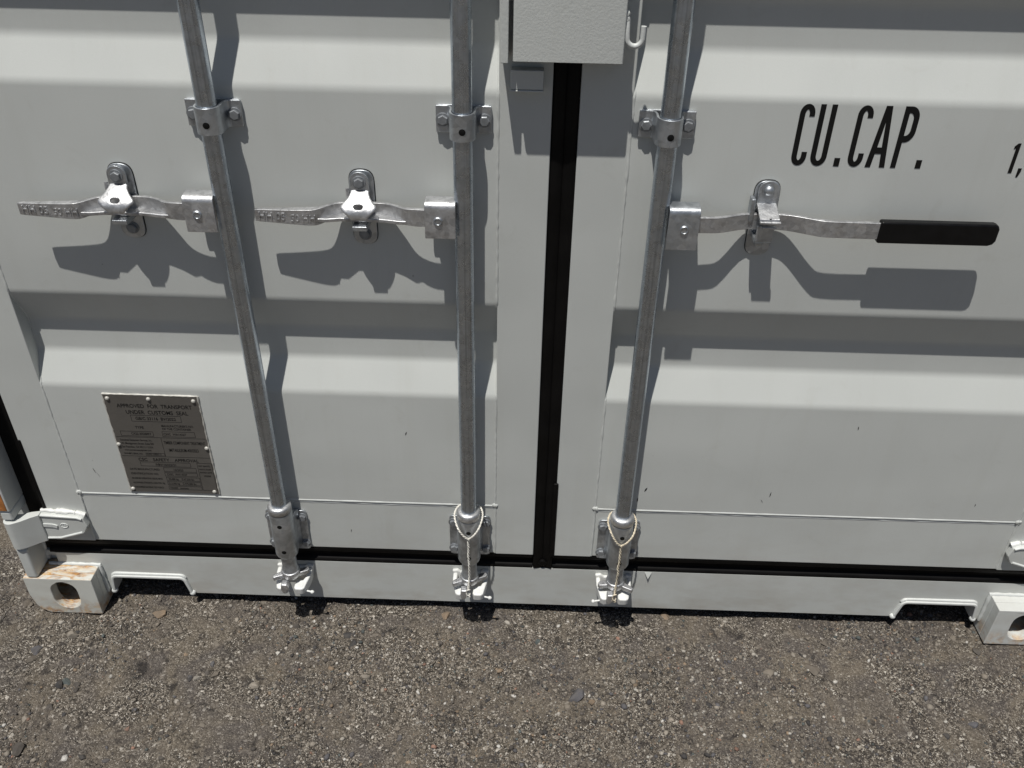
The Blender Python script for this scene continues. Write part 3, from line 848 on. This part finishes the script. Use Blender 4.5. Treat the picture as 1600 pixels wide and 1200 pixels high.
def lever_solid(stations, t=0.0075):
    """stations: (x, y_front_centre, z_centre, height). A bar bent in plan, upright rectangular section"""
    mb = MB(); vs = []; n = len(stations)
    for st_ in stations:
        x, y, zc, h = st_[:4]
        t = st_[4] if len(st_) > 4 else t
        vs += [(x, y, zc + h / 2), (x, y + t, zc + h / 2), (x, y + t, zc - h / 2), (x, y, zc - h / 2)]
    fs = [(0, 1, 2, 3), tuple(4 * (n - 1) + k for k in (3, 2, 1, 0))]
    for i in range(n - 1):
        for k in range(4):
            fs.append((4 * i + k, 4 * i + (k + 1) % 4, 4 * (i + 1) + (k + 1) % 4, 4 * (i + 1) + k))
    return mb.add(vs, fs)

def dense(st, k=4):
    """smooth interpolation through stations"""
    out = []
    for i in range(len(st) - 1):
        p0, p1, p2, p3 = (np.array(st[max(i - 1, 0)]), np.array(st[i]), np.array(st[i + 1]), np.array(st[min(i + 2, len(st) - 1)]))
        for j in range(k):
            t = j / k
            out.append(tuple(0.5 * ((2 * p1) + (-p0 + p2) * t + (2 * p0 - 5 * p1 + 4 * p2 - p3) * t * t + (-p0 + 3 * p1 - 3 * p2 + p3) * t ** 3)))
    out.append(tuple(st[-1])); return out

def locking_bar(x0, side, kind, label):
    root = thing('locking_bar', (x0, BAR_Y, 0.13), label, 'locking bar', 'galvanised locking bars on the container doors')
    rod = MB().lathe((x0, BAR_Y, 0), [(0.0166, 0.300), (0.0166, 2.40)], 'z', 32)
    build('rod', rod, 'galv', root, ang=40)
    col = [(0.0168, 0.3720), (0.0222, 0.3716), (0.0250, 0.3690), (0.0258, 0.3640), (0.0258, 0.3545), (0.0235, 0.3522), (0.0168, 0.3522)]
    build('collar', MB().lathe((x0, BAR_Y, 0), col, 'z', 32), 'zinc', root, ang=45)
    # rod end and cam
    build('rod_end', MB().lathe((x0, BAR_Y, 0), [(0.0172, 0.2239), (0.0172, 0.1800), (0.0190, 0.1760), (0.0190, 0.1700)], 'z', 28), 'galv_rough', root, ang=35)
    cm = MB()
    cm.lathe((x0, BAR_Y - 0.001, 0), [(0.0205, 0.1700), (0.0215, 0.1660), (0.0205, 0.1540), (0.0150, 0.1460)], 'z', 24)
    m = side
    for s, (ax, ay, az) in ((-1, (0.036, -0.006 if m < 0 else 0.004, 0.160)), (1, (0.037, 0.020 if m < 0 else -0.008, 0.160))):
        cm.prism([(x0 + s * a, b) for a, b in [(0.008, BAR_Y - 0.010), (ax, ay - 0.0065), (ax + 0.004, ay), (ax, ay + 0.0065), (0.008, BAR_Y + 0.009)]], az - 0.011, az + 0.001, 'xy')
    cam_ = build('cam', cm, 'zinc', root, 0.0022, 2, 40)
    cl = MB().prism([(x0 + a, c) for a, c in [(-0.0180, 0.150), (-0.004, 0.150), (-0.0015, 0.138), (-0.007, 0.124), (-0.0150, 0.121), (-0.0200, 0.132)]], -0.0240, -0.0060, 'xz')
    build('cam_claw', cl, 'zinc', cam_, 0.003, 3)
    d = side
    # lever
    if kind == 'cast':
        st = [(0.045, -0.0010, 1.0600, 0.030, .008), (0.075, -0.0010, 1.0600, 0.032, .008), (0.102, 0.0040, 1.0595, 0.0300, .008), (0.118, 0.0150, 1.0595, 0.0290, .007), (0.138, 0.0270, 1.0590, 0.0275, .007), (0.165, 0.0300, 1.0590, 0.0270, .007), (0.200, 0.0300, 1.0588, 0.0270, .007), (0.224, 0.0265, 1.0575, 0.0275, .007), (0.242, 0.0130, 1.0560, 0.0285, .010), (0.256, 0.0030, 1.0545, 0.0295, .014), (0.275, 0.0010, 1.0540, 0.0285, .014), (0.320, 0.0035, 1.0540, 0.0250, .0105), (0.356, 0.0060, 1.0540, 0.0225, .0075), (0.363, 0.0065, 1.0540, 0.0205, .0065)]
        ds = dense(st, 3)
        lev = build('lever', lever_solid([(x0 + d * q[0],) + tuple(q[1:]) for q in ds], 0.0078), 'zinc', root, 0.0016, 2, 30)
        fp = [(0.098, 0.0030), (0.112, 0.0020), (0.130, 0.0060), (0.150, 0.0090), (0.215, 0.0090), (0.238, 0.0035), (0.262, 0.0040)]
        bp = [(a, b + 0.004) for a, b, c, h, t_ in ds if 0.104 < a < 0.256][::-1]
        pl = [(x0 + d * a, b) for a, b in fp + bp]
        build('lever_flange', MB().prism(pl, 1.0450, 1.0520, 'xy'), 'zinc', lev, 0.0018, 2)
        mb = MB()
        for (vs, fs), ox, oz in zip(LEVER_TEXT, (x0 - 0.3570, x0 - 0.2560), (1.0480, 1.0590)):
            mb.add([(x * 0.92 + ox, y + 0.0014 + 0.0048 * max(0, (x0 - 0.275 - (x * 0.92 + ox)) / 0.088), z + oz) for x, y, z in vs], fs)
        build('cast_lettering', mb, 'zinc', lev, ang=30)
        hx0, hx1, hz0, hz1 = 0.0130, 0.0660, 1.0270, 1.0905
    else:
        st = [(0.050, 0.0030, 1.0590, 0.0290), (0.085, 0.0035, 1.0590, 0.0290), (0.110, 0.0065, 1.0590, 0.0290), (0.150, 0.0220, 1.0590, 0.0290), (0.175, 0.0250, 1.0590, 0.0290), (0.210, 0.0250, 1.0590, 0.0290), (0.235, 0.0200, 1.0590, 0.0295), (0.275, 0.0040, 1.0590, 0.0300), (0.300, 0.0000, 1.0590, 0.0300), (0.380, 0.0000, 1.0585, 0.0300)]
        lev = build('lever', lever_solid([(x0 + d * a, b, c, h) for a, b, c, h in dense(st, 3)], 0.0080), 'zinc', root, 0.0010, 2, 30)
        gx0, gx1 = x0 + 0.376, x0 + 0.5775
        gp = rrect(gx0, gx1, 1.0385, 1.0770, 0.0015, 2)
        gp = [(gx0, 1.0375), (gx1 - 0.012, 1.0375), (gx1 - 0.004, 1.0405), (gx1, 1.0470), (gx1, 1.0690), (gx1 - 0.003, 1.0755), (gx1 - 0.009, 1.0775), (gx0, 1.0775)]
        build('grip', MB().prism(gp, -0.0040, 0.0120, 'xz'), 'grip', lev, 0.0038, 4)
        hx0, hx1, hz0, hz1 = 0.0150, 0.0680, 1.0180, 1.0925
    # folded hub bracket round the rod
    ys0, ys1 = -0.0085, 0.0270
    prof = fillet([(ys1, hz0), (ys1, hz1), (ys0, hz1), (ys0, hz0)], 0.010, 5)
    a, b = sorted((x0 + d * hx0, x0 + d * hx1))
    hub = build('hub', MB().prism(thick(prof, 0.0045), a, b, 'yz'), 'galv_rough' if kind != 'cast' else 'zinc', root, 0.001)
    rx = x0 + d * 0.0430
    rv = MB().lathe((rx, ys0 - 0.0022, (hz0 + hz1) / 2 + 0.001), [(0.0080, -0.001), (0.0080, 0.0012), (0.0066, 0.0030), (0.0058, 0.0030), (0.0050, 0.0016), (0.0010, 0.0016)], 'y', 18)
    build('hub_rivet', rv, 'galv_rough', hub, ang=30)
    return root

locking_bar(X_LO, -1, 'cast', 'galvanised locking bar nearest the brown data plate, embossed flat lever on its left')
locking_bar(X_LI, -1, 'cast', 'galvanised locking bar just left of the black centre seal, white wire round its foot')
locking_bar(X_RI, 1, 'strap', 'galvanised locking bar on the right door with a black-gripped lever')
for x0 in (X_LO, X_LI, X_RI):
    bearing_clamp(x0, 1.2215)
    bottom_bracket(x0)
cam_keeper(X_LO, 1); cam_keeper(X_LI, 1); cam_keeper(X_RI, -1)
handle_keeper(X_LO - 0.1855, 'cast'); handle_keeper(X_LI - 0.1795, 'cast'); handle_keeper(X_RI + 0.1860, 'strap')

# twisted wire loops hung on two of the bars ------------------------------------------------
def helix(path, r, turns, phase, wr):
    """offset a dense path by a helix of radius r"""
    P = [Vector(p) for p in path]; out = []
    up = Vector((0.3, -1, 0.2)).normalized()
    for i, p in enumerate(P):
        t = (P[min(i + 1, len(P) - 1)] - P[max(i - 1, 0)]).normalized()
        s = t.cross(up); s.normalize(); u = s.cross(t)
        w = phase + 2 * PI * turns * i / (len(P) - 1)
        out.append(p + r * (math.cos(w) * s + math.sin(w) * u))
    return out
def wire_seal(x0, mat, label, zv, lean):
    root = thing('wire_seal', (x0, BAR_Y, 0.16), label, 'wire', 'twisted wire loops on the locking bars')
    loop = [(x0 + 0.001 + lean, -0.0195, zv), (x0 - 0.010 + lean * .5, -0.0215, zv + 0.012), (x0 - 0.0215, -0.0165, zv + 0.029), (x0 - 0.0295, 0.000, zv + 0.042), (x0 - 0.0300, 0.014, zv + 0.049), (x0 - 0.0215, 0.029, zv + 0.054), (x0, 0.033, zv + 0.056), (x0 + 0.0215, 0.029, zv + 0.054), (x0 + 0.0300, 0.014, zv + 0.049), (x0 + 0.0295, 0.000, zv + 0.040), (x0 + 0.0225, -0.0165, zv + 0.027), (x0 + 0.012 + lean * .5, -0.0215, zv + 0.012), (x0 + 0.002 + lean, -0.0195, zv)]
    dn = dense(loop, 10)
    mb = MB()
    for ph in (0, PI): mb.tube(helix(dn, 0.0012, 18, ph, 1), 0.00130, 7)
    build('loop', mb, mat, root, ang=80)
    rnd = random.Random(int(zv * 1e4) + int(x0 * 100))
    tail = [(x0 + 0.0015 + lean, -0.0190, zv + 0.003)]
    z = zv
    while z > 0.228:
        z -= 0.012; tail.append((x0 + 0.0015 + lean + rnd.uniform(-0.0012, 0.0012), -0.0195, z))
    tail += [(x0 + 0.002 + lean, -0.0180, 0.212), (x0 + 0.002 + lean, -0.0150, 0.195), (x0 + 0.001 + lean, -0.0170, 0.178), (x0 + lean, -0.0200, 0.165), (x0 - 0.001 + lean, -0.0240, 0.152)]
    dn = dense(tail, 10)
    mb = MB()
    for ph in (0, PI * 0.9): mb.tube(helix(dn, 0.0017, 8, ph, 1), 0.00125, 7)
    kn = [(x0 + lean + 0.004 * math.cos(t * 3.1) - 0.001, -0.0245 - 0.003 * math.sin(t * 2.3), 0.156 - 0.0034 * t + 0.004 * math.sin(t * 3.1)) for t in np.linspace(0, 7, 60)]
    mb.tube(kn, 0.0015, 6)
    build('twisted_tail', mb, mat, root, ang=80)
wire_seal(X_LI, 'wire_white', 'white twisted wire loop on the left door bar beside the centre seal', 0.312, 0.0)
wire_seal(X_RI, 'wire_tan', 'tan twisted wire loop round the foot of the right door bar', 0.306, -0.0015)

# ------------------------------------------------------------------ ground
rng = np.random.default_rng(3)
def vnoise(X, Y, scale, seed):
    r = np.random.default_rng(seed); T = r.random((257, 257))
    x, y = X * scale + 1000.37, Y * scale + 1000.71
    xi, yi = np.floor(x).astype(int), np.floor(y).astype(int)
    fx, fy = x - xi, y - yi
    fx, fy = fx * fx * (3 - 2 * fx), fy * fy * (3 - 2 * fy)
    g = lambda i, j: T[i % 257, j % 257]
    return (g(xi, yi) * (1 - fx) + g(xi + 1, yi) * fx) * (1 - fy) + (g(xi, yi + 1) * (1 - fx) + g(xi + 1, yi + 1) * fx) * fy - 0.5
def ground_h(X, Y):
    h = 0.006 * vnoise(X, Y, 3.1, 1) + 0.006 * vnoise(X, Y, 9, 2) + 0.0065 * vnoise(X, Y, 26, 3)
    patch = np.clip(vnoise(X, Y, 6.5, 9) * 3.0 + 0.55, 0.15, 1)      # some areas packed smooth, some loose
    h += patch * (0.0052 * vnoise(X, Y, 75, 4) + 0.0052 * vnoise(X, Y, 170, 5) + 0.0030 * vnoise(X, Y, 330, 6)) + 0.010 * np.clip(vnoise(X, Y, 17, 21) - 0.22, 0, 1)
    fade = np.exp(-((np.maximum(np.abs(X) - 1.7, 0)) ** 2 + (np.maximum(np.abs(Y + 0.3) - 1.0, 0)) ** 2))
    return h * fade - 0.0055
def axis(lo, hi, step, far):
    core = np.arange(lo, hi + 1e-9, step); out = [hi]; d = step * 4
    while out[-1] < far: out.append(out[-1] + d); d *= 1.45
    inn = [lo]; d = step * 4
    while inn[-1] > -far: inn.append(inn[-1] - d); d *= 1.45
    return np.concatenate([np.array(inn[1:])[::-1], core, np.array(out[1:])])
gx, gy = axis(-1.42, 1.36, 0.0030, 120), axis(-0.58, 0.14, 0.0030, 120)
GX, GY = np.meshgrid(gx, gy)
GZ = ground_h(GX, GY)
nx, ny = len(gx), len(gy)
co = np.stack([GX, GY, GZ], -1).reshape(-1, 3).astype(np.float32)
idx = np.arange(nx * ny).reshape(ny, nx)
quads = np.stack([idx[:-1, :-1], idx[:-1, 1:], idx[1:, 1:], idx[1:, :-1]], -1).reshape(-1, 4)
def np_mesh(name, co, faces):
    me = bpy.data.meshes.new(name)
    k = faces.shape[1]
    me.vertices.add(len(co)); me.vertices.foreach_set('co', co.ravel())
    me.loops.add(faces.size); me.loops.foreach_set('vertex_index', faces.ravel().astype(np.int32))
    me.polygons.add(len(faces)); me.polygons.foreach_set('loop_start', np.arange(0, faces.size, k, dtype=np.int32))
    me.polygons.foreach_set('loop_total', np.full(len(faces), k, dtype=np.int32))
    me.update(calc_edges=True)
    return me
gn = NT('gravelly_ground')
n = gn
big = n.noise(4.6, 4, 0.66, None, 1.2)
mud = n.ramp(big, [(0.45, 0.0), (0.55, 1.0)])                      # packed fines versus open stones
fines = n.mix(n.ramp(n.noise(6.5, 3, 0.6, None, 0.8), [(0.42, 0.0), (0.60, 1.0)]), (0.180, 0.153, 0.119), (0.110, 0.097, 0.089))
v0 = n.sep(n.voronoi(190, out='Color'))
v1 = n.sep(n.voronoi(560, out='Color'))
STOPS = [(0.0, (0.012, 0.011, 0.010)), (0.3, (0.052, 0.045, 0.038)), (0.55, (0.118, 0.102, 0.083)), (0.76, (0.205, 0.180, 0.148)), (0.91, (0.38, 0.34, 0.285)), (0.98, (0.66, 0.62, 0.55))]
coarse = n.ramp(v0[0], STOPS); small = n.ramp(v1[0], STOPS)
c = n.mix(n.ramp(v0[1], [(0.62, 0.0), (0.70, 0.85)]), small, coarse)
c = n.mix(n.math('ADD', n.math('MULTIPLY', mud, 0.60), 0.05), c, fines)
c = n.mix(n.ramp(n.noise(22, 5, 0.7, None, 0.7), [(0.33, 0.9), (0.45, 0.0)]), c, (0.032, 0.029, 0.028))
n.setv('Base Color', c); n.setv('Roughness', 0.92); n.setv('Specular IOR Level', 0.2)
n.bump(n.math('ADD', n.voronoi(190), n.math('MULTIPLY', n.voronoi(560), 0.5)), 1.0, -0.0040)
M['ground'] = gn.m
me = np_mesh('ground', co, quads)
me.polygons.foreach_set('use_smooth', [True] * len(me.polygons))
me.materials.append(M['ground'])
ground = bpy.data.objects.new('ground', me); COL.objects.link(ground); WPOS[ground.name] = Vector((0, 0, 0))
ground['kind'] = 'structure'

# stone shapes
def ico():
    import bmesh
    bm = bmesh.new(); bmesh.ops.create_icosphere(bm, subdivisions=1, radius=1)
    v = np.array([p.co[:] for p in bm.verts]); f = np.array([[q.index for q in p.verts] for p in bm.faces]); bm.free()
    bm = bmesh.new(); bmesh.ops.create_icosphere(bm, subdivisions=2, radius=1)
    v2 = np.array([p.co[:] for p in bm.verts]); f2 = np.array([[q.index for q in p.verts] for p in bm.faces]); bm.free()
    return v, f, v2, f2
I1, F1, I2, F2 = ico()
PAL = np.array([(.145, .125, .102), (.20, .174, .142), (.088, .078, .069), (.27, .24, .20), (.05, .048, .048), (.34, .315, .275), (.10, .098, .105), (.24, .18, .125), (.42, .40, .36), (.26, .155, .115), (.085, .10, .098)])
PW = np.array([.22, .19, .15, .12, .09, .07, .06, .04, .025, .012, .03]); PW /= PW.sum()

def in_view(n, big=False):
    x = rng.uniform(-1.40, 1.36, n); y = rng.uniform(-0.50, 0.115, n)
    keep = ~((np.abs(x) > 1.05) & (np.abs(x) < 1.225) & (y > -0.004))
    return x[keep], y[keep]
NS = 60000
x, y = in_view(NS)
dens = vnoise(x, y, 6.5, 9) * 1.9 + vnoise(x, y, 2.2, 12) * 1.2 + rng.random(len(x))
k = dens > 0.45; x, y = x[k], y[k]; NS = len(x)
r = np.minimum(0.0011 + rng.gamma(1.0, 0.0011, NS), 0.0085)
shapes = np.stack([I1 * (1 + 0.6 * (rng.random((12, 1)) - 0.5)) * np.array([1, rng.uniform(.6, .95), rng.uniform(.45, .8)]) for _ in range(24)])
S = shapes[rng.integers(0, 24, NS)] * r[:, None, None]
a = rng.uniform(0, 2 * PI, NS); ca, sa = np.cos(a)[:, None], np.sin(a)[:, None]
vx, vy, vz = S[..., 0] * ca - S[..., 1] * sa, S[..., 0] * sa + S[..., 1] * ca, S[..., 2]
zz = ground_h(x, y) + r * rng.uniform(-0.1, 0.35, NS)
V = np.stack([vx + x[:, None], vy + y[:, None], vz + zz[:, None]], -1).reshape(-1, 3).astype(np.float32)
F = (F1[None] + (np.arange(NS) * 12)[:, None, None]).reshape(-1, 3)
me = np_mesh('gravel', V, F)
colr = PAL[rng.choice(len(PAL), NS, p=PW)] * rng.uniform(0.7, 1.25, (NS, 1))
white = rng.random(NS) < 0.012; colr[white] = (.55, .53, .49)
ca4 = np.concatenate([np.repeat(colr, 12, 0), np.ones((NS * 12, 1))], 1).astype(np.float32)
at = me.color_attributes.new('stone_colour', 'FLOAT_COLOR', 'POINT'); at.data.foreach_set('color', ca4.ravel())
sn = NT('gravel_stones')
av = sn.t.nodes.new('ShaderNodeAttribute'); av.attribute_name = 'stone_colour'
sn.setv('Base Color', sn.mix(sn.ramp(sn.noise(500, 3), [(0.3, 0.5), (0.6, 0.0)]), av.outputs['Color'], (0.07, 0.062, 0.054)))
sn.setv('Roughness', 0.85); sn.setv('Specular IOR Level', 0.3)
sn.bump(sn.noise(900, 3), 0.4, 0.0006)
me.materials.append(sn.m)
gr = bpy.data.objects.new('gravel', me); COL.objects.link(gr); gr.parent = ground; gr['kind'] = 'stuff'

# single stones, largest in the picture
def stone_mat(i, col):
    m = NT('stone_%d' % i)
    f = m.noise(120, 5, 0.65)
    c = m.mix(m.ramp(f, [(0.3, 0.0), (0.7, 1.0)]), tuple(k * 0.72 for k in col), tuple(k * 1.2 for k in col))
    c = m.mix(m.ramp(m.noise(60, 5), [(0.42, 0.0), (0.64, 0.6)]), c, (0.085, 0.076, 0.064))     # dirt on the stone
    m.setv('Base Color', c); m.setv('Roughness', 0.82); m.setv('Specular IOR Level', 0.3)
    m.bump(m.noise(260, 4), 0.5, 0.0012)
    return m.m
SM = [stone_mat(i, tuple(c)) for i, c in enumerate(PAL)]
SMESH = []
for i in range(12):
    v = I2 * (1 + 0.26 * (rng.random((42, 1)) - 0.5)) * np.array([1, rng.uniform(.55, .9), rng.uniform(.32, .6)])
    for cut in range(9):      # flat facets
        d = rng.normal(size=3); d /= np.linalg.norm(d); h = rng.uniform(.35, .62)
        e = v @ d; v = v - np.maximum(e - h, 0)[:, None] * d
    row = []
    for mi, mt in enumerate(SM):
        q = np_mesh('stone', v.astype(np.float32), F2) if mi == 0 else row[0].copy()
        if mi == 0: smooth(q, 24); q.materials.append(mt)
        else: q.materials[0] = mt
        row.append(q)
    SMESH.append(row)
def stone(x, y, r, mi, rot=None, sink=0.25, label=None, shape=None):
    me = SMESH[rng.integers(0, 12) if shape is None else shape][mi]
    o = bpy.data.objects.new('stone', me); COL.objects.link(o); o.parent = ground
    o.location = (x, y, float(ground_h(np.array([x]), np.array([y]))[0]) + r * sink * (1 if sink > 0 else 1) * 0.5)
    o.scale = (r, r, r)
    o.rotation_euler = (rng.uniform(-.25, .25), rng.uniform(-.25, .25), rng.uniform(0, 6.28) if rot is None else rot)
    if label: o['label'] = label
    return o
x, y = in_view(900)
kk = (vnoise(x, y, 4.5, 31) * 1.6 + rng.random(len(x))) > 0.86
x, y = x[kk][:262], y[kk][:262]
for i in range(len(x)):
    rr = min(0.0052 + rng.gamma(1.1, 0.0036), 0.024)
    stone(float(x[i]), float(y[i]), float(rr), int(rng.choice(len(PAL), p=PW)), sink=rng.uniform(-0.25, 0.45))
# the ones that stand out in the photograph
stone(0.082, -0.186, 0.0260, 6, 0.3, 0.2, 'flat blue-grey stone lying in the gravel'); stone(0.114, -0.197, 0.0110, 7, 0.8, 0.5, 'small yellow-buff stone beside the flat blue-grey one')
stone(-0.230, 0.030, 0.0150, 7, 0.2, 0.2, 'buff stone close to the sill'); stone(-0.395, -0.150, 0.0150, 3, 0.1, 0.2); stone(-0.300, -0.300, 0.0105, 6, 0.7, 0.3)
stone(-0.0055, -0.03, 0.016, 10, 0.5, -0.3); stone(0.53, -0.10, 0.02, 1, 0.4, -0.35); stone(0.24, -0.12, 0.016, 2, 0.1, -0.2)
stone(-0.455, -0.03, 0.020, 4, 0.4, -0.2); stone(-0.44, -0.06, 0.017, 4, 1.4, -0.2); stone(-1.17, -0.11, 0.018, 6, 0.3, -0.2); stone(-1.145, -0.03, 0.010, 5, 0.3, 0.2)
stone(0.95, -0.22, 0.016, 6, 0.3, -0.2); stone(0.88, -0.25, 0.014, 4, 0.9, -0.2)
